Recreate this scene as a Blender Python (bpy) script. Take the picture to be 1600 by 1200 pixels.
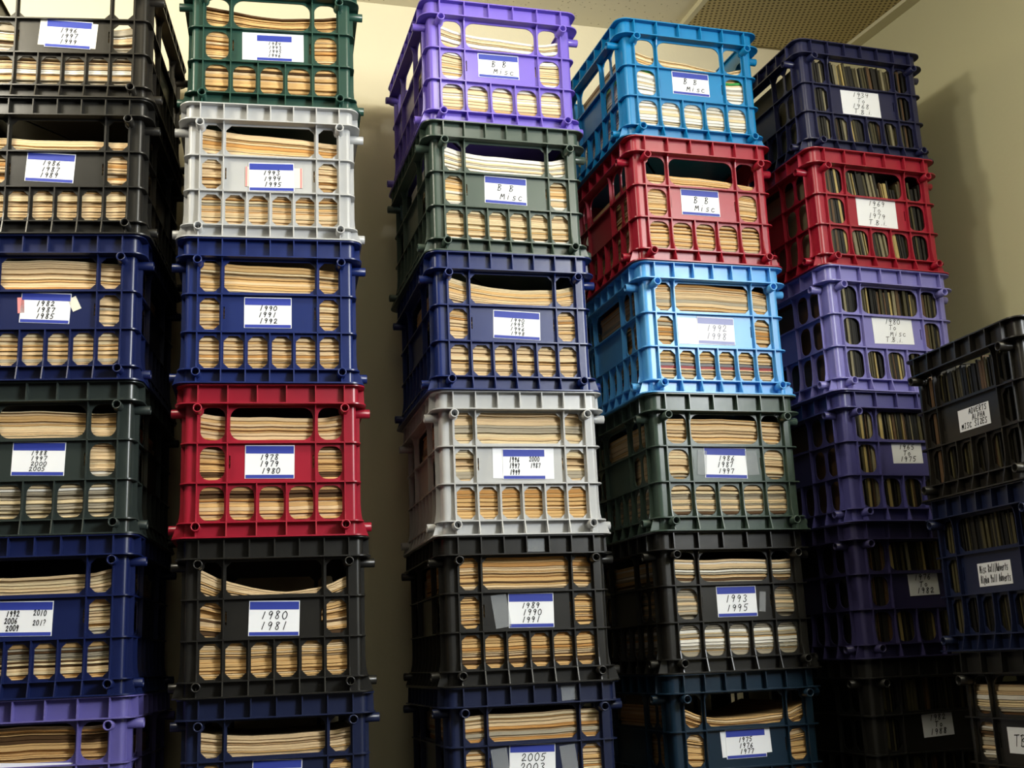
import bpy, bmesh, math, random
from mathutils import Vector, Matrix
random.seed(7)
for o in list(bpy.data.objects): bpy.data.objects.remove(o)
S = bpy.context.scene
COL = S.collection

# ------------------------------------------------------------------ camera
PITCH, ROLL, FPX = 0.2284878, -0.0428896, 1862.83
cd = bpy.data.cameras.new('camera'); cam = bpy.data.objects.new('camera', cd); COL.objects.link(cam)
cd.sensor_width = 36.0; cd.lens = FPX / 1600 * 36.0; cd.clip_start = .02; cd.clip_end = 50
d_ = Vector((0, math.cos(PITCH), math.sin(PITCH))); u_ = Vector((0, -math.sin(PITCH), math.cos(PITCH))); x_ = Vector((1, 0, 0))
# image X = x cos r + u sin r ; image U = -x sin r + u cos r
cr, sr = math.cos(ROLL), math.sin(ROLL)
ax = x_ * cr + u_ * sr; ay = -x_ * sr + u_ * cr
cam.matrix_world = Matrix((( ax.x, ay.x, -d_.x, 0), (ax.y, ay.y, -d_.y, 0), (ax.z, ay.z, -d_.z, 0), (0, 0, 0, 1)))
S.camera = cam

# ------------------------------------------------------------------ view, world, lights
S.view_settings.view_transform = 'Standard'; S.view_settings.look = 'None'
S.view_settings.gamma = 1; S.view_settings.exposure = 0.0; S.view_settings.use_curve_mapping = False
w = bpy.data.worlds.new('world'); S.world = w; w.use_nodes = True
w.node_tree.nodes['Background'].inputs[0].default_value = (.6, .7, .9, 1); w.node_tree.nodes['Background'].inputs[1].default_value = 0.02

# room frame: corner of back wall and right wall, ceiling and floor heights
HC, FLOOR = 1.63, -0.3162
CORNER = Vector((.967, 3.075, 0)); BDIR = Vector((.961, .277, 0)).normalized(); RDIR = Vector((.372, -.928, 0)).normalized()
BN = Vector((BDIR.y, -BDIR.x, 0)); RN = Vector((RDIR.y, -RDIR.x, 0))    # into the room
def area(name, loc, direction, sx, sy, power, col, spread=180):
    l = bpy.data.lights.new(name, 'AREA'); l.shape = 'RECTANGLE'; l.size = sx; l.size_y = sy; l.energy = power; l.color = col
    l.spread = math.radians(spread)
    o = bpy.data.objects.new(name, l); COL.objects.link(o); o.location = loc
    o.rotation_euler = Vector(direction).to_track_quat('-Z', 'Y').to_euler(); return o
WIN = CORNER + RDIR * 2.72 + RN * .06 + Vector((0, 0, 1.2))
area('window_daylight', WIN, RN, .95, .62, 142, (.93, .97, 1.0))
LAMPS = [(Vector((1.10, 1.25, HC - .13)), 14), (Vector((-1.25, 1.45, HC - .16)), 44), (Vector((.12, 1.78, HC - .22)), 7)]
for L_, p_ in LAMPS:                               # unseen point lights; the weakest added to brighten ceiling and top crates
    l = bpy.data.lights.new('unseen_ceiling_light', 'POINT'); l.energy = p_; l.color = (1, .94, .80); l.shadow_soft_size = .16 if p_ > 10 else .07
    o = bpy.data.objects.new('unseen_ceiling_light', l); COL.objects.link(o); o.location = L_

# ------------------------------------------------------------------ materials
def srgb(c):
    return tuple(((v / 255) / 12.92 if v / 255 <= .04045 else ((v / 255 + .055) / 1.055) ** 2.4) for v in c) + (1,)
def mat(name, rgb, rough=.5, spec=.5, bump=0, bscale=40, var=0, vscale=6, metal=0, alpha=1, trans=0):
    m = bpy.data.materials.new(name); m.use_nodes = True; nt = m.node_tree; b = nt.nodes['Principled BSDF']
    b.inputs['Base Color'].default_value = srgb(rgb); b.inputs['Roughness'].default_value = rough
    b.inputs['Specular IOR Level'].default_value = spec; b.inputs['Metallic'].default_value = metal
    b.inputs['Alpha'].default_value = alpha; b.inputs['Transmission Weight'].default_value = trans
    tc = nt.nodes.new('ShaderNodeTexCoord')
    if var:
        n = nt.nodes.new('ShaderNodeTexNoise'); n.inputs['Scale'].default_value = vscale; n.inputs['Detail'].default_value = 4
        nt.links.new(tc.outputs['Object'], n.inputs['Vector'])
        mx = nt.nodes.new('ShaderNodeMix'); mx.data_type = 'RGBA'; nt.links.new(n.outputs['Fac'], mx.inputs['Factor'])
        c = srgb(rgb); mx.inputs['A'].default_value = tuple(v * (1 - var) for v in c[:3]) + (1,); mx.inputs['B'].default_value = tuple(min(1, v * (1 + var)) for v in c[:3]) + (1,)
        nt.links.new(mx.outputs['Result'], b.inputs['Base Color'])
    if bump:
        n2 = nt.nodes.new('ShaderNodeTexNoise'); n2.inputs['Scale'].default_value = bscale; n2.inputs['Detail'].default_value = 3
        nt.links.new(tc.outputs['Object'], n2.inputs['Vector'])
        bp = nt.nodes.new('ShaderNodeBump'); bp.inputs['Strength'].default_value = bump; bp.inputs['Distance'].default_value = .002
        nt.links.new(n2.outputs['Fac'], bp.inputs['Height']); nt.links.new(bp.outputs['Normal'], b.inputs['Normal'])
    return m
def plastic(name, rgb, rough=.33): return mat(name, rgb, rough, .5, bump=.12, bscale=30, var=.12, vscale=9)
PL = {
 'black': plastic('black plastic', (30, 29, 27)), 'brownblack': plastic('brown black plastic', (36, 33, 29)),
 'navy': plastic('navy plastic', (20, 38, 98)), 'darknavy': plastic('dark navy plastic', (24, 32, 62)),
 'slate': plastic('slate green plastic', (42, 50, 48)), 'green': plastic('dark green plastic', (38, 72, 62)),
 'greygreen': plastic('grey green plastic', (58, 74, 66)), 'silver': plastic('silver grey plastic', (176, 177, 178)),
 'red': plastic('red plastic', (150, 24, 46)), 'purple': plastic('violet plastic', (112, 92, 190)),
 'lavender': plastic('lavender plastic', (126, 122, 186)), 'blue': plastic('bright blue plastic', (8, 120, 176)),
 'lightblue': plastic('sky blue plastic', (84, 160, 222)), 'teal': plastic('dark teal plastic', (16, 38, 56)),
 'indigo': plastic('indigo plastic', (30, 32, 66)), 'midnight': plastic('midnight blue plastic', (18, 29, 74)), 'halfshadelavender': plastic('half shade lavender plastic', (98, 92, 156)), 'shadedlavender': plastic('shaded lavender plastic', (74, 72, 128)), 'shadedviolet': plastic('shaded violet plastic', (50, 46, 82)),  # shade on the lower crates is put into the last three colours
}
def paper(name, rgb, dark=.45, fine=1100):
    dark = .5 + dark * .3
    m = mat(name, rgb, .75, .25); nt = m.node_tree; b = nt.nodes['Principled BSDF']; N = nt.nodes.new; Lk = nt.links.new
    tc = N('ShaderNodeTexCoord'); c = srgb(rgb); prev = None
    for sc, xs, lo, hi in ((fine, 7, .36, .56), (fine * .33, 3, .34, .52)):
        mp = N('ShaderNodeMapping'); mp.inputs['Scale'].default_value = (xs, xs, sc); Lk(tc.outputs['Object'], mp.inputs['Vector'])
        n = N('ShaderNodeTexNoise'); n.inputs['Scale'].default_value = 1; n.inputs['Detail'].default_value = 3; Lk(mp.outputs['Vector'], n.inputs['Vector'])
        r = N('ShaderNodeMapRange'); r.inputs['From Min'].default_value = lo; r.inputs['From Max'].default_value = hi; r.inputs['To Min'].default_value = dark; Lk(n.outputs['Fac'], r.inputs['Value'])
        if prev is None: prev = r.outputs['Result']
        else:
            q = N('ShaderNodeMath'); q.operation = 'MULTIPLY'; Lk(prev, q.inputs[0]); Lk(r.outputs['Result'], q.inputs[1]); prev = q.outputs[0]
    mx = N('ShaderNodeMix'); mx.data_type = 'RGBA'; Lk(prev, mx.inputs['Factor'])
    mx.inputs['A'].default_value = (c[0] * .30, c[1] * .24, c[2] * .17, 1); mx.inputs['B'].default_value = c
    Lk(mx.outputs['Result'], b.inputs['Base Color']); return m
PAP = [paper('cream paper', (228, 200, 158)), paper('pale paper', (228, 208, 168), .6), paper('golden paper', (220, 180, 122), .45),
       paper('orange tan paper', (204, 150, 86), .45), paper('white paper', (240, 236, 226), .65), paper('grey paper', (176, 166, 146), .45),
       paper('brown cover', (92, 66, 40), .5), paper('rose cover', (190, 150, 150), .6),
       mat('green cover', (40, 150, 60), .4), mat('red cover', (170, 36, 30), .4), mat('dark cover', (44, 36, 34), .4)]
SLV = [mat('dark sleeve', (36, 33, 27), .5, .3), mat('olive sleeve', (72, 66, 44), .5, .3), mat('pale sleeve', (128, 120, 94), .45, .35),
       mat('black sleeve', (20, 19, 17), .5, .3), mat('brown sleeve', (88, 66, 44), .5, .3), mat('cream page sleeve', (170, 150, 96), .5, .3), mat('orange sleeve', (190, 90, 40), .5, .3)]
M_CARD = mat('white card', (236, 238, 244), .5, .3); M_CARD2 = mat('off white paper', (222, 218, 205), .6, .3)
M_BLUE = mat('blue band print', (52, 66, 160), .5, .3); M_INK = mat('black ink', (14, 13, 16), .6, .2)
M_PINK = mat('pink edge print', (226, 140, 142), .5, .3); M_TAPE = mat('clear tape', (200, 205, 210), .1, .8, bump=.25, bscale=25, alpha=.22)
M_GLAREBAND = mat('faded lilac print', (150, 155, 200), .5, .3); M_GLAREINK = mat('faded ink', (150, 150, 170), .6, .2); M_REDDOT = mat('red print', (190, 30, 45), .5, .3)  # window glare on one label is painted as pale print and ink
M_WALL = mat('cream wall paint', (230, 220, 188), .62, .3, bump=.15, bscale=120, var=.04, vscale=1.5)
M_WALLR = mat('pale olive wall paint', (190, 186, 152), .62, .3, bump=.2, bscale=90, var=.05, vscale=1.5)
M_FLOOR = mat('grey floor', (36, 34, 32), .6, .3, var=.2, vscale=8)  # unseen floor darkened to cut bounced light
M_DIM = mat('bounce cutting dark wall', (46, 41, 36), .7, .3, var=.05)  # colour of the unseen walls, made dark to keep bounce low
M_TRIM = mat('cream trim', (206, 200, 168), .5, .3, var=.04)
# acoustic tile with small specks
M_CEIL = mat('speckled ceiling tile', (226, 220, 196), .8, .2)
def speck(m, rgb, hole, scale, thr):
    nt = m.node_tree; b = nt.nodes['Principled BSDF']; tc = nt.nodes.new('ShaderNodeTexCoord')
    v = nt.nodes.new('ShaderNodeTexVoronoi'); v.inputs['Scale'].default_value = scale; nt.links.new(tc.outputs['Object'], v.inputs['Vector'])
    r = nt.nodes.new('ShaderNodeValToRGB'); r.color_ramp.interpolation = 'LINEAR'
    r.color_ramp.elements[0].position = thr; r.color_ramp.elements[0].color = srgb(hole); r.color_ramp.elements[1].position = thr + .05; r.color_ramp.elements[1].color = srgb(rgb)
    nt.links.new(v.outputs['Distance'], r.inputs['Fac']); nt.links.new(r.outputs['Color'], b.inputs['Base Color'])
    return v
speck(M_CEIL, (226, 220, 196), (176, 168, 140), 70, .13)
M_PERF = mat('tan perforated panel', (184, 168, 118), .6, .3)
v = speck(M_PERF, (186, 170, 120), (98, 84, 50), 78, .26); v.inputs['Randomness'].default_value = 0

# ------------------------------------------------------------------ helpers
def link(name, me, m=None, parent=None):
    o = bpy.data.objects.new(name, me); COL.objects.link(o)
    if parent is not None: o.parent = parent
    if m is not None:
        if not me.materials: me.materials.append(m)
        else:
            o.material_slots[0].link = 'OBJECT'; o.material_slots[0].material = m
    return o
def mesh(bm, name):
    me = bpy.data.meshes.new(name); bm.to_mesh(me); bm.free(); return me
def box(bm, x0, x1, y0, y1, z0, z1):
    v = [bm.verts.new((x, y, z)) for x in (x0, x1) for y in (y0, y1) for z in (z0, z1)]
    for f in ((0, 1, 3, 2), (4, 6, 7, 5), (0, 4, 5, 1), (2, 3, 7, 6), (0, 2, 6, 4), (1, 5, 7, 3)): bm.faces.new([v[i] for i in f])
def prism(bm, pts, fn, t0, t1):
    """pts: 2D loop; fn(a,b,t)->xyz"""
    A = [bm.verts.new(fn(a, b, t0)) for a, b in pts]; B = [bm.verts.new(fn(a, b, t1)) for a, b in pts]
    n = len(pts); bm.faces.new(A[::-1]); bm.faces.new(B)
    for i in range(n): bm.faces.new((A[i], A[(i + 1) % n], B[(i + 1) % n], B[i]))
def tag(o, label, cat, group=None):
    o['label'] = label; o['category'] = cat
    if group: o['group'] = group
def fixn(bm): bmesh.ops.recalc_face_normals(bm, faces=bm.faces)

# ------------------------------------------------------------------ the room
def slab(name, pts2, z0, z1, m):
    bm = bmesh.new(); prism(bm, pts2, lambda a, b, t: (a, b, t), z0, z1); fixn(bm)
    o = link(name, mesh(bm, name), m); o['kind'] = 'structure'; return o
C0 = CORNER; C1 = C0 - BDIR * 3.3; C2 = C1 + RDIR * 4.6; C3 = C0 + RDIR * 4.9
def wallseg(name, a, b, nin, m):
    a = a.copy(); b = b.copy(); d = (b - a).normalized() * .12
    p = [a - d, b + d, b + d - nin * .12, a - d - nin * .12]
    return slab(name, [(q.x, q.y) for q in p], FLOOR - .1, HC + .02, m)
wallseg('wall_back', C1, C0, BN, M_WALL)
wallseg('wall_left', C2, C1, -RN, M_DIM)
wallseg('wall_front', C3, C2, -BN, M_DIM)
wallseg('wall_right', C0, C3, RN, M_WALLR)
out = [C1 - BDIR * .1 - BN * .1, C0 + BDIR * .1 - BN * .1, C3 + BDIR * .1 + BN * .1, C2 - BDIR * .1 + BN * .1]
slab('floor', [(q.x, q.y) for q in out], FLOOR - .1, FLOOR, M_FLOOR)
slab('ceiling', [(q.x, q.y) for q in out], HC, HC + .12, M_CEIL)
# trim strip along right wall under the ceiling
a = C0 + RN * .0; b = C0 + RDIR * 4.8
slab('trim_1', [(q.x, q.y) for q in (a, b, b + RN * .035, a + RN * .035)], HC - .022, HC + .001, M_TRIM)
# perforated ceiling panel
pA = Vector((.3277, 1.6929, 0)) * HC; pd = Vector((-.30, .954, 0)).normalized()
tA = ((C0 - pA).dot(BN)) / pd.dot(BN)
back = pA + pd * (tA - .012); frontp = pA - pd * 1.6
rb = C0 + RN * .035 + BN * .012
rf = C0 + RN * .035 + RDIR * ((frontp - C0).dot(BN) / RDIR.dot(BN))
bm = bmesh.new(); prism(bm, [(q.x, q.y) for q in (back, rb, rf, frontp)], lambda a, b, t: (a, b, t), HC - .012, HC + .0); fixn(bm)
root = bpy.data.objects.new('perforated_ceiling_panel', None); COL.objects.link(root); root.location = (back.x, back.y, HC - .012)
me = mesh(bm, 'perforated_sheet'); me.transform(Matrix.Translation(-Vector((back.x, back.y, HC - .012))))
link('perforated_sheet', me, M_PERF, root)
bm = bmesh.new(); q0, q1 = back, frontp; w_ = BDIR * -.014
prism(bm, [(q.x, q.y) for q in (q0, q1, q1 + w_, q0 + w_)], lambda a, b, t: (a, b, t), HC - .014, HC); fixn(bm)
me = mesh(bm, 'edge_strip'); me.transform(Matrix.Translation(-Vector((back.x, back.y, HC - .012)))); link('edge_strip', me, M_TRIM, root)
tag(root, 'tan perforated metal panel in the ceiling above the right hand stacks', 'ceiling panel')
# window in the right wall (beyond the frame)
bm = bmesh.new()
wx = RDIR; c = CORNER + RDIR * 2.72
def fr(a, b, t):
    p = c + RDIR * a + RN * t; return (p.x, p.y, 1.2 + b)
for (a0, a1, b0, b1) in ((-.54, .54, .37, .42), (-.54, .54, -.42, -.37), (-.54, -.49, -.37, .37), (.49, .54, -.37, .37), (-.015, .015, -.37, .37)):
    prism(bm, [(a0, b0), (a1, b0), (a1, b1), (a0, b1)], fr, -.01, .05)
fixn(bm); o = link('window_1', mesh(bm, 'window_1'), M_TRIM); o['kind'] = 'structure'

# ------------------------------------------------------------------ the crate
HX, DB, RC, H = .155, .40, .0085, .2774
TX, TY = .1325, .030                         # tube and outer rib positions along the front and the side      # body half width, depth, corner radius, height
T = .0026
Z1, Z2, Z3, Z4 = .028, .099, .171, .242       # rib levels, z4 = rim flange
def outline(off, n=6):
    r = RC + off; pts = []
    for cx, cy, a0 in ((HX - RC, RC, -90), (HX - RC, DB - RC, 0), (-HX + RC, DB - RC, 90), (-HX + RC, RC, 180)):
        for i in range(n + 1):
            a = math.radians(a0 + 90 * i / n); pts.append((cx + r * math.cos(a), cy + r * math.sin(a)))
    return pts
def ring(bm, o0, o1, z0, z1, n=6):
    A = outline(o0, n); B = outline(o1, n); k = len(A)
    L = [[bm.verts.new((x, y, z)) for x, y in P] for P, z in ((A, z0), (B, z0), (B, z1), (A, z1))]
    for j in range(4):
        for i in range(k):
            bm.faces.new((L[j][i], L[j][(i + 1) % k], L[(j + 1) % 4][(i + 1) % k], L[(j + 1) % 4][i]))
def holeloop(u0, u1, v0, v1, r, chamfer):
    pts = []
    for cx, cy, a0 in ((u1 - r, v0 + r, -90), (u1 - r, v1 - r, 0), (u0 + r, v1 - r, 90), (u0 + r, v0 + r, 180)):
        n = 1 if chamfer else 6
        for i in range(n + 1):
            a = math.radians(a0 + 90 * i / n); pts.append((cx + r * math.cos(a), cy + r * math.sin(a)))
    return pts
def cell(bm, fn, u0, u1, v0, v1, hole=None):
    """panel cell u0..u1 x v0..v1, optional hole loop; fn(u,v,t) -> xyz"""
    if hole is None:
        prism(bm, [(u0, v0), (u1, v0), (u1, v1), (u0, v1)], fn, 0, T); return
    n = len(hole) // 4
    cor = [(u1, v0), (u1, v1), (u0, v1), (u0, v0)]
    F = [[bm.verts.new(fn(a, b, t)) for a, b in hole] for t in (0, T)]
    Cc = [[bm.verts.new(fn(a, b, t)) for a, b in cor] for t in (0, T)]
    for s in (0, 1):
        for k in range(4):
            for i in range(n - 1):
                bm.faces.new((Cc[s][k], F[s][k * n + i], F[s][k * n + i + 1]))
            k2 = (k + 1) % 4
            bm.faces.new((Cc[s][k], F[s][k * n + n - 1], F[s][(k2 * n) % len(hole)], Cc[s][k2]))
    m = len(hole)
    for i in range(m): bm.faces.new((F[0][i], F[0][(i + 1) % m], F[1][(i + 1) % m], F[1][i]))
def rib_profile(z0, z1):
    return None
def panel_mesh(typ, which):
    """which: front/back (u = x) or side (u along depth); a grid panel with openings and fins"""
    N = 5 if typ == 'A' else 6
    if which == 'side':
        L = DB - 2 * TY; n = 7 if typ == 'A' else 8; E_ = DB / 2 - RC
    else: L = 2 * TX; n = N; E_ = HX - RC
    p = L / n; ch = typ == 'B'; r = .0095 if ch else .0165; mu = .0042 if ch else .0046
    fn = lambda u, v, t: (u, t, v)                # outer surface at y=0, looking along +y
    bm = bmesh.new(); u = [-L / 2 + i * p for i in range(n + 1)]
    lo = .010
    cell(bm, fn, -L / 2, L / 2, 0, Z1)            # base band
    cell(bm, fn, -E_, -L / 2, 0, Z4); cell(bm, fn, L / 2, E_, 0, Z4)
    for i in range(n): cell(bm, fn, u[i], u[i + 1], Z1, Z2, holeloop(u[i] + mu, u[i + 1] - mu, Z1 + .004, Z2 - .006, r, ch))
    for (a, b, top) in ((Z2, Z3, .006), (Z3, Z4, .005)):
        for i in [0, n - 1] if n <= 6 else [0, 1, n - 2, n - 1]:
            cell(bm, fn, u[i], u[i + 1], a, b, holeloop(u[i] + mu, u[i + 1] - mu, a + .006, b - top, r, ch))
    k = 1 if n <= 6 else 2
    ua, ub = u[k], u[n - k]
    # solid label panel with two narrow slots
    cell(bm, fn, ua, ua + .008, Z2, Z3, holeloop(ua + .003, ua + .0055, Z2 + .026, Z2 + .050, .0008, True))
    cell(bm, fn, ua + .008, ub - .008, Z2, Z3)
    cell(bm, fn, ub - .008, ub, Z2, Z3, holeloop(ub - .0055, ub - .003, Z2 + .026, Z2 + .050, .0008, True))
    cell(bm, fn, ua, ub, Z3, Z4, holeloop(ua + mu, ub - mu, Z3 + .006, Z4 - .005, r * (1.0 if ch else 1.15), ch))
    # fins
    h = .0011
    def fin(uu, prof, hh=h): prism(bm, prof, lambda a, b, t: (t, a, b), uu - hh, uu + hh)
    def yz(*q): return [(-a, b) for a, b in q]
    for i in range(n + 1):
        fin(u[i], yz((-.001, .002), (.0200, .002), (.0125, Z1), (.0092, Z1 + .016), (.0080, Z1 + .034), (.0080, Z2), (-.001, Z2)))
        fin(u[i], yz((.004, Z4), (.0180, Z4), (.0165, H - .0012), (.004, H - .0012)))
    for i in sorted({0, k, n - k, n}):
        fin(u[i], yz((-.001, Z2), (.008, Z2), (.008, Z4 - .018), (.0105, Z4 - .006), (.0150, Z4), (-.001, Z4)))
    if which != 'side':
        for s in (-1, 1):                            # tube bosses on the wall plane
            for z in (.0195, .231):
                pts = [(s * L / 2 + .0105 * math.cos(t * math.pi / 8), z + .0105 * math.sin(t * math.pi / 8)) for t in range(16)]
                prism(bm, pts, fn, -.0012, T + .0004)
    fixn(bm)
    return mesh(bm, which + '_panel_' + typ)
def shell_corners():
    bm = bmesh.new(); n = 8
    for cx, cy, a0 in ((HX - RC, RC, -90), (HX - RC, DB - RC, 0), (-HX + RC, DB - RC, 90), (-HX + RC, RC, 180)):
        A = []; B = []
        for i in range(n + 1):
            a = math.radians(a0 + 90 * i / n); A.append((cx + RC * math.cos(a), cy + RC * math.sin(a))); B.append((cx + (RC - T) * math.cos(a), cy + (RC - T) * math.sin(a)))
        prism(bm, A + B[::-1], lambda a, b, t: (a, b, t), 0, Z4)
    for z, o in ((Z1, .0125), (Z2, .008), (Z3, .008)): ring(bm, -.0005, o, z - .0012, z + .0012)
    # triangular gussets at the foot of each corner
    for sx in (-1, 1):
        for (y, sy) in ((RC, 1), (DB - RC, -1)):
            X = sx * (HX - .002)
            prism(bm, [(X, Z1), (X + sx * .013, Z1), (X + sx * .022, .002), (X, .002)], lambda a, b, t: (a, t, b), y - .0013, y + .0013)
    fixn(bm)
    me = mesh(bm, 'corner_posts')
    for p in me.polygons: p.use_smooth = False
    return me
def rim_mesh():
    bm = bmesh.new()
    ring(bm, .0024, .005, Z4 - .0005, H - .001, 8); ring(bm, -T, .017, H - .0024, H, 8); ring(bm, -T, .019, Z4 - .0012, Z4 + .0012, 8)
    fixn(bm); return mesh(bm, 'rim')
def base_mesh():
    bm = bmesh.new(); ring(bm, -.012, .0205, 0, .0026, 8)
    P = outline(-.012, 8); prism(bm, P, lambda a, b, t: (a, b, t), .0002, .0024)
    fixn(bm); return mesh(bm, 'base')
def tube_mesh():
    bm = bmesh.new(); n = 20; L = .0275; R, r = .0083, .0060
    rows = [(R, .001), (R, -L + .0006), (R - .0006, -L), (r + .0004, -L), (r, -L + .0006), (r, 0.0005)]
    vs = [[bm.verts.new((q * math.cos(2 * math.pi * i / n), y, q * math.sin(2 * math.pi * i / n))) for i in range(n)] for q, y in rows]
    for j in range(len(rows) - 1):
        for i in range(n): bm.faces.new((vs[j][i], vs[j][(i + 1) % n], vs[j + 1][(i + 1) % n], vs[j + 1][i]))
    bm.faces.new(vs[-1]); fixn(bm); me = mesh(bm, 'corner_tube')
    for p in me.polygons: p.use_smooth = len(p.vertices) == 4
    return me
SH = {('A', k): panel_mesh('A', k) for k in ('front', 'side')}; SH.update({('B', k): panel_mesh('B', k) for k in ('front', 'side')})
ME_POST, ME_RIM, ME_BASE, ME_TUBE = shell_corners(), rim_mesh(), base_mesh(), tube_mesh()
for me in list(SH.values()) + [ME_POST, ME_RIM, ME_BASE, ME_TUBE]: me.materials.append(None)
def smooth_by_angle(me):
    for p in me.polygons: p.use_smooth = True
    try: me.set_sharp_from_angle(angle=math.radians(35))
    except Exception: pass
for me in (ME_POST, ME_RIM, ME_BASE): smooth_by_angle(me)

# ------------------------------------------------------------------ pen strokes
G = {
'0': [[(.5, 1), (.1, .75), (.08, .3), (.4, 0), (.8, .2), (.85, .7), (.5, 1)]],
'1': [[(.62, 1), (.35, 0)]],
'2': [[(.1, .7), (.35, 1), (.7, .9), (.65, .55), (.15, .12), (.3, .02), (.6, .12), (.95, .04)]],
'3': [[(.1, .9), (.5, 1), (.75, .8), (.4, .52), (.78, .3), (.5, 0), (.05, .1)]],
'4': [[(.2, 1), (.1, .5), (.8, .52)], [(.75, 1), (.5, 0)]],
'5': [[(.25, .95), (.15, .55), (.6, .55), (.7, .25), (.4, 0), (.05, .08)], [(.25, .95), (.9, 1)]],
'6': [[(.7, 1), (.25, .6), (.1, .2), (.4, 0), (.75, .2), (.55, .48), (.15, .3)]],
'7': [[(.05, .9), (.4, .98), (.85, .95), (.6, .5), (.4, 0)]],
'8': [[(.8, .85), (.45, 1), (.2, .78), (.7, .3), (.5, 0), (.15, .15), (.35, .5), (.78, .85)]],
'9': [[(.75, .8), (.4, 1), (.12, .7), (.4, .5), (.75, .8), (.62, .4), (.45, 0)]],
'B': [[(.25, 1), (.15, 0)], [(0, .9), (.5, 1), (.75, .8), (.25, .52), (.8, .35), (.5, 0), (.05, .05)]],
'M': [[(.0, 0), (.15, .9), (.45, .3), (.8, .95), (.9, 0)]], 'm': [[(.0, 0), (.2, .9), (.45, .35), (.8, .9), (.95, 0)]],
'i': [[(.5, .6), (.4, 0)], [(.58, .85), (.56, .9)]], 's': [[(.8, .62), (.35, .6), (.3, .35), (.7, .28), (.6, 0), (.1, .02)]],
'c': [[(.85, .55), (.4, .6), (.15, .25), (.45, 0), (.9, .1)]], 'T': [[(0, .95), (1, 1)], [(.5, .97), (.4, 0)]],
'o': [[(.5, .6), (.15, .35), (.4, 0), (.8, .25), (.5, .6)]], '.': [[(.3, 0), (.34, .06)]],
'I': [[(.5, 1), (.45, 0)], [(.25, 1), (.8, 1)], [(.2, 0), (.7, 0)]],
'A': [[(0, 0), (.45, 1), (.9, 0)], [(.2, .4), (.8, .42)]], 'D': [[(.1, 1), (.1, 0), (.6, .1), (.85, .5), (.6, .9), (.0, 1)]],
'V': [[(0, 1), (.4, 0), (.9, 1)]], 'E': [[(.9, 1), (.1, .95), (.1, 0), (.85, .05)], [(.1, .5), (.7, .52)]],
'R': [[(.1, 0), (.15, 1), (.8, .85), (.7, .55), (.15, .5), (.85, 0)]], 'S': [[(.9, .9), (.4, 1), (.15, .75), (.75, .35), (.55, 0), (.05, .1)]],
'L': [[(.15, 1), (.1, 0), (.85, .03)]], 'P': [[(.1, 0), (.15, 1), (.8, .85), (.6, .5), (.15, .48)]], 'H': [[(.1, 1), (.1, 0)], [(.85, 1), (.8, 0)], [(.1, .5), (.85, .5)]],
'Z': [[(.1, 1), (.9, .95), (.1, .02), (.95, .05)]], 'C': [[(.9, .85), (.45, 1), (.1, .5), (.45, 0), (.95, .12)]], 'O': [[(.5, 1), (.1, .6), (.3, 0), (.85, .3), (.8, .85), (.5, 1)]],
'l': [[(.5, 1), (.4, 0)]], 'p': [[(.2, .6), (.1, -.3)], [(.2, .55), (.75, .55), (.6, .1), (.15, .1)]], 'h': [[(.2, 1), (.1, 0)], [(.12, .3), (.5, .6), (.75, 0)]],
'a': [[(.75, .55), (.3, .6), (.15, .1), (.6, .1), (.75, .55), (.8, 0)]], 'd': [[(.75, 1), (.7, 0)], [(.7, .5), (.2, .5), (.2, .05), (.7, .1)]],
'v': [[(.1, .6), (.4, 0), (.8, .6)]], 'e': [[(.15, .3), (.8, .35), (.5, .6), (.15, .3), (.4, 0), (.85, .1)]], 'r': [[(.2, .6), (.15, 0)], [(.18, .35), (.7, .6)]],
't': [[(.45, .9), (.4, 0)], [(.1, .6), (.8, .62)]], 'x': [[(.1, .6), (.8, 0)], [(.8, .6), (.1, 0)]], '/': [[(.7, 1.05), (.2, -.1)]], '?': [[(.1, .8), (.45, 1), (.8, .75), (.45, .4), (.42, .25)], [(.4, 0), (.4, .04)]],
}
def smooth(pts):
    if len(pts) < 3: return pts
    o = []; n = len(pts)
    for i in range(n - 1):
        p0 = pts[max(i - 1, 0)]; p1 = pts[i]; p2 = pts[i + 1]; p3 = pts[min(i + 2, n - 1)]
        for k in range(4):
            t = k / 4
            o.append(tuple(.5 * (2 * p1[j] + (p2[j] - p0[j]) * t + (2 * p0[j] - 5 * p1[j] + 4 * p2[j] - p3[j]) * t * t + (3 * p1[j] - p0[j] - 3 * p2[j] + p3[j]) * t ** 3) for j in (0, 1)))
    o.append(pts[-1]); return o
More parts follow.
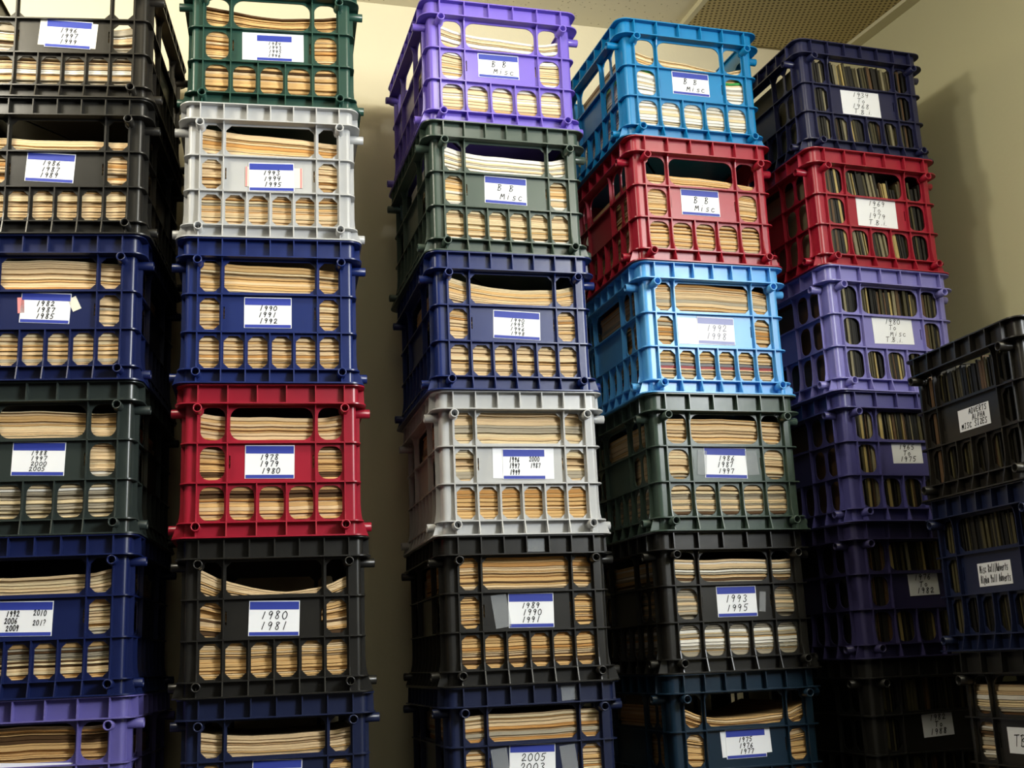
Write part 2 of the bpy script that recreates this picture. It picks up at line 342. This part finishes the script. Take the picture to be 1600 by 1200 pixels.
def write(bm, text, cx, cz, ch, cw, y, wd=.0016, rnd=random):
    """text centred on cx, baseline cz; characters ch tall, advance cw"""
    adv = lambda c: cw * (.5 if c in '.i' and '.' in text else 1)
    x = cx - sum(adv(c) for c in text) / 2
    for c in text:
        if c in G:
            jx, jz, js = rnd.uniform(-.04, .04) * cw, rnd.uniform(-.05, .05) * ch, rnd.uniform(.92, 1.06)
            for st in G[c]:
                pts = [(x + jx + (a * .74 + .13 + b * .16) * cw, cz + jz + b * ch * js) for a, b in smooth(st)]
                if c == '1': pts = [(p[0], p[1]) for p in pts]
                n = len(pts); L = []
                for i, (px, pz) in enumerate(pts):
                    a = pts[max(i - 1, 0)]; b = pts[min(i + 1, n - 1)]; dx, dz = b[0] - a[0], b[1] - a[1]; l = math.hypot(dx, dz) or 1
                    nx, nz = -dz / l * wd / 2, dx / l * wd / 2
                    if i in (0, n - 1):
                        e = wd * .3 * (-1 if i == 0 else 1); px += dx / l * e; pz += dz / l * e
                    L.append((bm.verts.new((px + nx, y, pz + nz)), bm.verts.new((px - nx, y, pz - nz))))
                for i in range(n - 1): bm.faces.new((L[i][0], L[i][1], L[i + 1][1], L[i + 1][0]))
        x += adv(c)

# ------------------------------------------------------------------ data of the stacks (face centre x, y, yaw, tube height, height factor)
POS = {"10": [-.834, 2.062, .0827, 1.308, 1.0], "11": [-0.836, 2.0619, 0.0827, 1.0306, 0.9875], "12": [-0.8411, 2.0622, 0.0837, 0.7567, 0.9997], "13": [-0.8412, 2.0672, 0.0826, 0.4793, 0.9979], "14": [-0.8405, 2.066, 0.075, 0.2025, 0.9945], "15": [-0.8374, 2.0669, 0.0901, -0.0734, 1.0], "20": [-0.4457, 2.1393, 0.1964, 1.3081, 0.995], "21": [-0.4461, 2.1321, 0.2191, 1.032, 0.9973], "22": [-0.4455, 2.1313, 0.2311, 0.7553, 1.0189], "23": [-0.4417, 2.1352, 0.2325, 0.4727, 1.0184], "24": [-0.4371, 2.1398, 0.2344, 0.1901, 0.9964], "25": [-0.4332, 2.1436, 0.2227, -0.0863, 1.0], "30": [0.0122, 2.2688, 0.2745, 1.3081, 0.9997], "31": [0.0127, 2.2619, 0.275, 1.0307, 1.0139], "32": [0.0136, 2.257, 0.2556, 0.7494, 1.0161], "33": [0.0162, 2.2594, 0.2416, 0.4675, 1.009], "34": [0.0171, 2.2595, 0.2451, 0.1876, 0.991], "35": [0.0182, 2.2613, 0.2535, -0.0873, 1.0], "40": [0.4281, 2.3859, 0.301, 1.3081, 0.9963], "41": [0.4326, 2.3818, 0.293, 1.0316, 1.0102], "42": [0.4344, 2.3833, 0.287, 0.7514, 1.0118], "43": [0.4372, 2.3821, 0.2833, 0.4707, 1.0079], "44": [0.4342, 2.3864, 0.2904, 0.1911, 0.9857], "45": [0.4328, 2.3874, 0.3112, -0.0824, 1.0], "50": [0.8413, 2.5124, 0.3253, 1.3081, 0.9743], "51": [0.8417, 2.5046, 0.3438, 1.0378, 0.9934], "52": [0.8463, 2.5047, 0.3597, 0.7622, 1.0074], "53": [0.8502, 2.505, 0.3399, 0.4827, 0.9987], "54": [0.846, 2.5066, 0.3356, 0.2056, 0.9948], "55": [.846, 2.5066, .3356, -.0704, 1.0],
 "60": [.8060, 2.1182, -1.3088, .4935, 1], "61": [.8080, 2.1182, -1.3088, .2161, 1], "62": [.822, 2.085, -1.25, -.0613, 1]}
for k_ in POS:                                       # stacks stand clear of each other at the back
    if k_[0] == '1': POS[k_][2] = .128
    if k_[0] == '2': POS[k_][2] = min(POS[k_][2], .203)
TYPES = {1: 'BBBABA', 2: 'ABBABB', 3: 'ABBBBB', 4: 'AABAAB', 5: 'BAAAAB', 6: 'BBA'}
# label: centre u, v (mm), width, height, tilt, style, lines
Y3 = lambda *a: [(t, 0) for t in a]
CR = {
'10': ('brownblack', 'dark brown', (9, 143, 86, 58, -3, 'band'), Y3('1996', '1997', '1999')),
'11': ('black', 'black', (-11, 146, 88, 59, -3, 'band'), Y3('1986', '1987', '1989')),
'12': ('midnight', 'navy blue', (-2.6, 143.5, 88, 58, -2.5, 'band'), Y3('1982', '1987', '1985')),
'13': ('slate', 'dark grey-green', (-3.7, 140, 91, 61, -1.5, 'band'), Y3('1988', '1997', '2000', '2005')),
'14': ('midnight', 'navy blue', (-13, 136, 91, 60, -1.5, 'band'), [('1992', -.23), ('2006', -.25), ('2009', -.22)]),
'15': ('halfshadelavender', 'lavender', (2.8, 146, 87, 54, -2, 'band'), []),
'20': ('green', 'dark green', (5, 135, 83, 57, .5, 'band'), Y3('1984', '1993', '1995', '1996')),
'21': ('silver', 'silver grey', (2.5, 132.6, 86, 58, 1, 'band'), Y3('1993', '1994', '1995')),
'22': ('navy', 'navy blue', (-3.6, 138, 87.6, 59, 0, 'band'), Y3('1990', '1991', '1992')),
'23': ('red', 'red', (-3.5, 137, 89, 61, -.5, 'band'), Y3('1978', '1979', '1980')),
'24': ('black', 'black', (0, 134.5, 89, 62, -1.5, 'band'), Y3('1980', '1981')),
'25': ('darknavy', 'dark navy', (1, 140, 85, 58, -2, 'band'), []),
'30': ('purple', 'violet', (-6, 142, 88, 54, .5, 'band'), Y3('B B', 'misc')),
'31': ('greygreen', 'grey-green', (-2.5, 140, 89, 58, -1, 'band'), Y3('B B', 'misc')),
'32': ('navy', 'navy blue', (7, 135, 96, 57, -1.8, 'band'), Y3('1990', '1995', '1996', '1998')),
'33': ('silver', 'silver grey', (6, 137, 85, 59, -.3, 'band'), [('1996', -.22), ('1997', -.22), ('1999', -.22)]),
'34': ('black', 'black', (6.5, 136, 88, 65, -1, 'band'), Y3('1989', '1990', '1991')),
'35': ('darknavy', 'dark navy', (-4.5, 144, 87, 58, -2, 'band'), Y3('2005', '2003')),
'40': ('blue', 'bright blue', (-.6, 145, 88, 54, 0, 'band'), Y3('B B', 'misc')),
'41': ('red', 'red', (-7, 142, 89, 58, 0, 'band'), Y3('B B', 'misc')),
'42': ('lightblue', 'sky blue', (2.5, 137, 84, 57, -.8, 'glare'), Y3('1992', '1998')),
'43': ('greygreen', 'grey-green', (-3.7, 139.5, 94, 63, -1, 'band'), Y3('1986', '1987', '1997')),
'44': ('black', 'black', (0, 137, 86.5, 61, 0, 'band'), Y3('1993', '1995')),
'45': ('teal', 'dark teal', (-4, 144, 86, 54, 0, 'band'), Y3('1975', '1976', '1977')),
'50': ('indigo', 'dark indigo', (-5.5, 134.5, 102, 62, 1, 'plain'), Y3('1934', 'To', '1968', 'T.B.i.')),
'51': ('red', 'red', (0, 143, 105, 65, 0, 'plain'), Y3('1969', 'To', '1979', 'T.B.i.')),
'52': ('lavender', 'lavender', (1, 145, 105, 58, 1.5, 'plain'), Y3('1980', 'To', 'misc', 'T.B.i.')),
'53': ('shadedlavender', 'shaded lavender', (-4.7, 147, 76, 43, 1, 'plain'), Y3('1965', 'To', '1975')),
'54': ('shadedviolet', 'shaded violet', (3, 152, 74, 45, 2, 'plain'), Y3('1976', 'To', '1982')),
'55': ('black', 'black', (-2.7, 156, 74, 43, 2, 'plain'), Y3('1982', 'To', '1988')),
'60': ('brownblack', 'dark brown', (8, 133, 90, 40, 0, 'plain'), Y3('ADVERTS', 'ALPHA', 'MISC SIZES')),
'61': ('darknavy', 'dark navy', (5, 131, 92, 41, 0, 'plain'), Y3('Misc 8x11/Adverts', 'Alpha 9x11 Adverts')),
'62': ('black', 'black', (3, 138, 114, 40, 0, 'plain'), [('TBO', -.2)]),
}
# height of the pile inside (left end, left rib, middle, right rib, right end) in mm and paper mix
FILL = {
'10': (170, 166, 160, 158, 166, 'grey'), '11': (204, 202, 199, 197, 196, 'cream'), '12': (236, 235, 235, 231, 226, 'cream'),
'13': (231, 229, 227, 223, 222, 'greylow'), '14': (208, 208, 208, 210, 222, 'greylow'), '15': (236, 235, 234, 232, 234, 'tan'),
'20': (230, 220, 210, 213, 222, 'tan'), '21': (235, 227, 222, 214, 210, 'cream'), '22': (237, 233, 231, 226, 222, 'cream'),
'23': (231, 223, 220, 220, 226, 'tan'), '24': (236, 206, 185, 191, 214, 'tan'), '25': (224, 214, 212, 213, 222, 'greylow'),
'30': (232, 216, 208, 206, 218, 'white'), '31': (237, 222, 216, 215, 226, 'white'), '32': (237, 220, 211, 212, 224, 'cream'),
'33': (238, 239, 239, 238, 236, 'cream'), '34': (238, 239, 239, 238, 236, 'tan'), '35': (224, 226, 227, 228, 228, 'cream'),
'40': (219, 204, 195, 187, 200, 'white'), '41': (203, 203, 201, 196, 190, 'cream'), '42': (236, 237, 237, 232, 222, 'cream'),
'43': (228, 229, 228, 226, 222, 'greylow'), '44': (224, 222, 222, 220, 222, 'grey'), '45': (218, 196, 190, 196, 216, 'tan'),
'62': (225, 224, 222, 222, 222, 'grey'),
}
MIX = {  # index into PAP
 'cream': [0, 0, 0, 0, 2, 1, 0, 2, 0, 0, 1, 5, 0, 0, 2, 3], 'tan': [2, 2, 0, 3, 0, 2, 2, 0, 2, 2, 0, 2, 6], 'white': [4, 1, 1, 1, 0, 1, 2, 4],
 'grey': [5, 5, 1, 0, 5, 4, 5, 6, 2], 'greylow': [0, 1, 0, 2, 0]}
ROOTS = {}
def put(root, name, me, m, loc=(0, 0, 0), rz=0):
    o = link(name, me, m, root); o.location = loc; o.rotation_euler = (0, 0, rz); return o
EMPTY_SLOT = bpy.data.materials.new('unused')
def described(k):
    col, word, lab, lines = CR[k]
    t = ' '.join(a for a, _ in lines)
    return word, t
STACK = {1: 'leftmost stack', 2: 'second stack', 3: 'middle stack', 4: 'fourth stack', 5: 'fifth stack', 6: 'right wall stack'}
ORD = ['topmost', 'second down', 'third down', 'fourth down', 'fifth down', 'lowest']
def place(k):
    c, r = int(k[0]), int(k[1])
    return '%s in the %s' % ('lowest' if k == '62' else ORD[r], STACK[c])
SPECIAL = {
 '15': 'lavender plastic crate of magazines, label half cut off, lowest in the leftmost stack',
 '25': 'dark navy plastic crate of pale magazines, lowest in the second stack',
 '42': 'sky blue plastic crate with label washed out by glare, third down in the fourth stack',
 '60': 'dark brown plastic crate labelled ADVERTS ALPHA MISC SIZES, topmost against the right wall',
 '61': 'dark navy plastic crate labelled Misc Adverts, second down in the right wall stack',
}
def crate_label(k):
    if k in SPECIAL: return SPECIAL[k]
    w, t = described(k); t = t.replace('B B', 'BB').replace('To', 'to').replace(' T.B.i.', '').replace('misc', 'Misc')
    l = '%s plastic crate labelled %s, %s' % (w, t, place(k))
    return l
def crate_short(k): return '%s crate %s' % (CR[k][1].replace('-', ' ').replace('dark grey green', 'dark slate'), place(k))
stickers_y = -.0009
def card(root, u, v, wd, ht, tilt, name, m, y=0, th=.0006, cut=.0):
    bm = bmesh.new(); x0, x1, z0, z1 = -wd / 2, wd / 2, -ht / 2, ht / 2
    prism(bm, [(x0, z0), (x1, z0), (x1, z1), (x0 + cut, z1), (x0, z1 - cut)] if cut else [(x0, z0), (x1, z0), (x1, z1), (x0, z1)], lambda a, b, t: (a, t, b), -th, 0)
    fixn(bm); o = link(name, mesh(bm, name), m, root); o.location = (u, y - .0003, v); o.rotation_euler = (0, math.radians(-tilt), 0); return o
def make_crate(k):
    c, r = int(k[0]), int(k[1]); X, Y, yaw, zt, h = POS[k]; typ = TYPES[c][r]
    top = zt + .045; nxt = POS.get('%d%d' % (c, r + 1))
    bot = nxt[3] + .045 + .0004 if nxt else FLOOR + .0004
    h = (top - bot) / H
    n = Vector((math.sin(yaw), -math.cos(yaw), 0))
    base = Vector((X, Y, bot)) - n * .0235
    root = bpy.data.objects.new('plastic_crate', None); COL.objects.link(root)
    root.location = base; root.rotation_euler = (0, 0, yaw); root.scale = (1, 1, h)
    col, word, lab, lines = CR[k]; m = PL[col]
    tag(root, crate_label(k), 'crate', 'stacked plastic crates')
    put(root, 'front_panel', SH[typ, 'front'], m)
    put(root, 'back_panel', SH[typ, 'front'], m, (0, DB, 0), math.pi)
    put(root, 'side_panel', SH[typ, 'side'], m, (-HX, DB / 2, 0), -math.pi / 2)
    put(root, 'side_panel', SH[typ, 'side'], m, (HX, DB / 2, 0), math.pi / 2)
    put(root, 'corner_posts', ME_POST, m); put(root, 'rim', ME_RIM, m); put(root, 'base', ME_BASE, m)
    for z in (.0195, .231):
        for sx in (-1, 1):
            put(root, 'corner_tube', ME_TUBE, m, (sx * TX, 0, z))
            for y in (TY, DB - TY): put(root, 'corner_tube', ME_TUBE, m, (sx * HX, y, z), sx * math.pi / 2)
    ROOTS[k] = root
    # the label
    u, v, wd, ht, tilt, style = lab; u, v, wd, ht = u / 1000, v / 1000, wd / 1000, ht / 1000
    rnd = random.Random(int(k) * 7 + 1)
    back = {'10': (7.8, 141, 108, 53, -4), '15': (5, 148, 132, 58, -2.4), '20': (2.4, 137, 120, 60, .4), '21': (7, 132, 109, 41, 0), '33': (5, 139, 122, 61, -1), '42': (-19.5, 135, 128, 56, 0), '45': (-3, 145, 107, 48, 2.4)}.get(k)
    yy = 0
    v = max(min(v, .1695 - ht / 2), .1008 + ht / 2)
    if back:
        card(root, back[0] / 1000, back[1] / 1000, back[2] / 1000, back[3] / 1000, back[4], 'backing_sheet', M_CARD if k not in ('10', '21') else M_CARD2); yy = -.0008
        if k == '21':
            for du in (-.052, .052): card(root, back[0] / 1000 + du, .132, .003, .041, 0, 'pink_edge', M_PINK, -.0008)
    if k == '12': card(root, -.046, .146, .012, .030, 4, 'pink_edge', M_PINK); card(root, .048, .148, .016, .026, 25, 'crumpled_tape', M_CARD2)
    cd_ = card(root, u, v, wd, ht, tilt, 'card_label', M_CARD, yy)
    bandw = wd * (.97 if k not in ('20',) else .82)
    if style in ('band', 'glare'):
        bt, bb = ht * .225, ht * .1
        mb = M_BLUE if style == 'band' else M_GLAREBAND
        for (zc, hh) in ((ht / 2 - .0018 - bt / 2, bt), (-ht / 2 + .0006 + bb / 2, bb)):
            bm = bmesh.new(); box(bm, -bandw / 2, bandw / 2, -.0002, 0, zc - hh / 2, zc + hh / 2); fixn(bm)
            link('blue_band', mesh(bm, 'blue_band'), mb, cd_).location = (0, -.00065, 0)
        za, zb = ht / 2 - .0018 - bt, -ht / 2 + bb
    else: za, zb = ht / 2 - .001, -ht / 2 + .001
    if lines:
        bm = bmesh.new(); nl = len(lines); step = (za - zb) / (nl + .15); ch = min(step * .78, .0112 if nl > 2 else .0135)
        if 'T.B.i.' in [t for t, _ in lines]: ch *= 1.0
        for i, (t, off) in enumerate(lines):
            cw = min((wd * .062 if k in ('14', '33') else max(ch * .92, wd * .08)) if t[0].isdigit() else ch * (.92 if t in ('misc', 'B B') else 1.15), wd * .9 / max(len(t), 1))
            if t in ('To',): cw = ch * .95
            if k in ('60', '61'): cw = wd * .88 / (17.5 if k == '61' else 10.5)
            if t == 'TBO': ch = .017; cw = .0165
            cx = off * wd + rnd.uniform(-.02, .02) * wd + (.01 if t == 'misc' else 0)
            if k == '60' and i < 2: cx += .012
            if style == 'plain' and k[0] == '5': cw = min(ch * 1.02, wd * .2); ch = min(step * .8, .0118)
            z = za - step * (i + 1) + step * .06 + (step - ch) * .2
            write(bm, t, cx, z, ch, cw, -.0010, (.0015 if nl < 4 else .0012) if k not in ('60', '61') else .0015, rnd)
        extra = {'14': [('2010', .26, 0), ('201?', .26, 1.35)], '33': [('2000', .24, 0), ('1987', .26, 1)]}.get(k, [])
        bx_ = bmesh.new()
        for t, off, i in extra: write(bx_, t, off * wd, za - step * (i + 1) + step * .2, ch, wd * .062, -.0010, .0013, rnd)
        link('handwriting', mesh(bm, 'handwriting'), M_INK if style != 'glare' else M_GLAREINK, cd_)
        if extra: link('handwriting', mesh(bx_, 'handwriting'), M_INK, cd_)
    if k == '62':
        bm = bmesh.new(); prism(bm, [(.018 + .009 * math.cos(a * .3927), .009 * math.sin(a * .3927)) for a in range(16)], lambda a, b, t: (a, t, b), -.0002, 0); fixn(bm)
        link('red_dot', mesh(bm, 'red_dot'), M_REDDOT, cd_).location = (0, -.0008, 0)
    if k in ('34', '43', '35', '44'):
        spots = {'34': [(-.052, .136, .03, .062, 8)], '43': [(-.056, .138, .02, .05, -5), (.055, .138, .026, .05, 4)], '35': [(.065, .139, .03, .05, 6), (-.065, .14, .03, .05, 6)], '44': [(.056, .135, .014, .04, -6)]}[k]
        for (uu, vv, a, b, t_) in spots: card(root, uu, vv, a, b, t_, 'clear_tape', M_TAPE, -.0009)
for k in sorted(CR): make_crate(k)
# shiny wrap scraps on the rim of one crate
card(ROOTS['35'], .07, .259, .030, .028, 3, 'clear_tape', M_TAPE, -.006)
card(ROOTS['34'], .02, .259, .034, .026, 0, 'clear_tape', M_TAPE, -.006)

# ------------------------------------------------------------------ flat magazines
def curve_at(F, x):
    xs = (-.146, -.088, 0, .088, .146)
    for i in range(4):
        if x <= xs[i + 1] or i == 3:
            p0, p1, p2, p3 = F[max(i - 1, 0)], F[i], F[i + 1], F[min(i + 2, 4)]; t = (x - xs[i]) / (xs[i + 1] - xs[i])
            m1 = (p2 - p0) / 2; m2 = (p3 - p1) / 2
            return (2 * t ** 3 - 3 * t ** 2 + 1) * p1 + (t ** 3 - 2 * t ** 2 + t) * m1 + (-2 * t ** 3 + 3 * t ** 2) * p2 + (t ** 3 - t ** 2) * m2
def slabbend(bm, F, f0, f1, x0, x1, y0, y1, mi, M=None, droop=0):
    NX = 14; Fm = F[2]; z0 = .0034
    def zz(x, f): return z0 + (Fm / 1000 - z0) * f + (curve_at(F, x) - Fm) / 1000 * f ** 3 + .0009 * f * math.sin(x * 38 + F[1] + 5 * f) + .0004 * math.sin(x * 90 + 9 * f) * min(1, f * 4)
    L = []
    for i in range(NX + 1):
        x = x0 + (x1 - x0) * i / NX; a, b = zz(x, f0), zz(x, f1); e = min((b - a) * .25, .0006)
        q = [(x, y0, a + e), (x, y0 + e, a), (x, y1, a), (x, y1, b), (x, y0 + e, b), (x, y0, b - e)]
        if M is not None: q = [M @ Vector(p) for p in q]
        L.append([bm.verts.new(p) for p in q])
    fs = []
    for i in range(NX):
        for j in range(6): fs.append(bm.faces.new((L[i][j], L[i][(j + 1) % 6], L[i + 1][(j + 1) % 6], L[i + 1][j])))
    fs.append(bm.faces.new(L[0][::-1])); fs.append(bm.faces.new(L[-1]))
    for f in fs: f.material_index = mi; f.smooth = False
stuff = bmesh.new(); nflat = 0; cand = []
for k in sorted(FILL):
    F = FILL[k]; rnd = random.Random(int(k) + 500); mix = MIX[F[5]]
    tot = F[2] - 3.4; z = 0; items = []
    while z < tot - 2:
        t = rnd.choice((2.4, 3.2, 4.0, 4.8, 5.6, 7.2)); t = min(t, tot - z)
        f0, f1 = z / tot, (z + t - rnd.choice((.25, .4, .6, 1.1))) / tot
        zmid = z + t / 2
        pool = mix
        if F[5] == 'greylow' and zmid < 110: pool = MIX['grey'] if k != '13' else [5, 5, 4, 5, 1]
        mi = rnd.choice(pool)
        if k == '31' and zmid > 192: mi = rnd.choice((4, 4, 1))
        if k == '32' and zmid > 190: mi = rnd.choice((1, 0, 1, 0, 2))
        if k == '33': mi = rnd.choice((2, 2, 3, 0) if zmid < 96 else (0, 1, 0, 1, 5))
        if k == '40': mi = rnd.choice((4, 4, 4, 1) if zmid < 150 else (0, 1, 2))
        if k == '40' and 152 < z < 160: mi = 8
        if k == '42' and 50 < z < 58: mi = 9
        if k == '42' and 58 <= z < 64: mi = 10
        if k == '45' and 84 < z < 92: mi = 9
        items.append((f0, f1, mi, zmid)); z += t
    Mw = Matrix.Translation(ROOTS[k].location) @ Matrix.Rotation(ROOTS[k].rotation_euler[2], 4, 'Z') @ Matrix.Diagonal((1, 1, ROOTS[k].scale[2], 1))
    for (f0, f1, mi, zm) in items:
        x0 = -.1440 + rnd.uniform(0, .003) ; x1 = .1440 - rnd.uniform(0, .003); y0 = .0035 + min(.010, abs(rnd.gauss(0, .0034))); y1 = y0 + .28
        big = zm > 166 if F[2] > 175 else zm > 100
        cand.append((k, F, f0, f1, x0, x1, y0, y1, mi, Mw, big))
nb = sum(1 for c in cand if c[-1]); print('flat magazines', len(cand), 'large', nb)
quota = 300
rest = sorted([c for c in cand if not c[-1] and c[0][0] in '23' and c[0][1] in '1234' and 34 < (c[2] + c[3]) / 2 * c[1][2] < 96], key=lambda c: c[2] - c[3])[:quota - nb]
low = {id(c) for c in rest}
for c in cand:
    k, F, f0, f1, x0, x1, y0, y1, mi, Mw, big = c
    if (big or id(c) in low) and nflat < quota:
        where = 'upper' if big else 'lower'
        nflat += 1
        bm = bmesh.new(); slabbend(bm, F, f0, f1, x0, x1, y0, y1, 0); fixn(bm)
        me = mesh(bm, 'magazine'); me.materials.append(PAP[mi]); o = bpy.data.objects.new('magazine', me); COL.objects.link(o)
        o.matrix_world = Mw
        tag(o, where + ' magazine in the %s' % crate_short(k), 'magazine', where + ' magazines in the %s' % crate_short(k))
    else: slabbend(stuff, F, f0, f1, x0, x1, y0, y1, mi, Mw)
fixn(stuff); me = mesh(stuff, 'magazine_pile')
for m in PAP: me.materials.append(m)
o = bpy.data.objects.new('magazine_pile', me); COL.objects.link(o); o['kind'] = 'stuff'
tag(o, 'remaining old magazines packed flat in the lower parts of the crates', 'magazines')

# ------------------------------------------------------------------ upright sleeved papers
nv = 0; row = bmesh.new()
for k in ('50', '51', '52', '53', '54', '55', '60', '61'):
    rnd = random.Random(int(k) * 3); R_ = ROOTS[k]
    Mw = Matrix.Translation(R_.location) @ Matrix.Rotation(R_.rotation_euler[2], 4, 'Z') @ Matrix.Diagonal((1, 1, R_.scale[2], 1))
    lean = {'50': -.07, '51': -.09, '52': -.03, '53': -.03, '54': -.03, '55': 0, '60': -.03, '61': -.04}[k]; n_ = 0
    x = -.138
    while x < .1345:
        th = rnd.choice((.0022, .0036, .0048, .006, .0075)); hh = rnd.uniform(.230, .2405)
        if k == '51' and x > .03: hh = rnd.uniform(.20, .226)
        mi = rnd.choice((0, 0, 1, 1, 2, 3, 3, 4, 1, 5, 0, 4)) if k not in ('55', '61', '60') else rnd.choice((0, 3, 1, 4, 0, 3, 1))
        if k == '61' and -.104 < x < -.092: mi = 6
        tilt = math.tan(1.25 * lean * math.sin(math.pi * min(1, max(0, (x + .138) / .276))) + rnd.uniform(-.006, .006)); y0 = .0045 + abs(rnd.gauss(0, .0025)); zb = .0035; NZ = 5; L = []
        bow = rnd.uniform(-.0012, .0012)
        solo = n_ < 37
        bm = bmesh.new() if solo else row
        for i in range(NZ + 1):
            z = zb + (hh - zb) * i / NZ; dx = tilt * (z - zb) + bow * math.sin(math.pi * i / NZ)
            xa = max(-.1383, min(.1383 - th, x + dx)); P = [(xa, y0, z), (xa + th, y0, z), (xa + th, y0 + .27, z), (xa, y0 + .27, z)]
            L.append([bm.verts.new(p if solo else Mw @ Vector(p)) for p in P])
        fs = [bm.faces.new((L[i][j], L[i][(j + 1) % 4], L[i + 1][(j + 1) % 4], L[i + 1][j])) for i in range(NZ) for j in range(4)]
        fs += [bm.faces.new(L[0][::-1]), bm.faces.new(L[-1])]
        if solo:
            fixn(bm); me = mesh(bm, 'sleeved_paper'); me.materials.append(SLV[mi]); o = bpy.data.objects.new('sleeved_paper', me); COL.objects.link(o); o.matrix_world = Mw
            tag(o, 'thin sleeved paper in the %s' % crate_short(k), 'sleeved paper', 'sleeved papers in the %s' % crate_short(k)); nv += 1
        else:
            for f in fs: f.material_index = mi
        x += th + rnd.uniform(.0008, .0026); n_ += 1
    print(k, n_)
fixn(row); me = mesh(row, 'sleeved_paper_row')
for m in SLV: me.materials.append(m)
o = bpy.data.objects.new('sleeved_paper_row', me); COL.objects.link(o); o['kind'] = 'stuff'
tag(o, 'remaining sleeved papers at the right ends of the crates by the right wall', 'sleeved papers')
print('upright', nv)
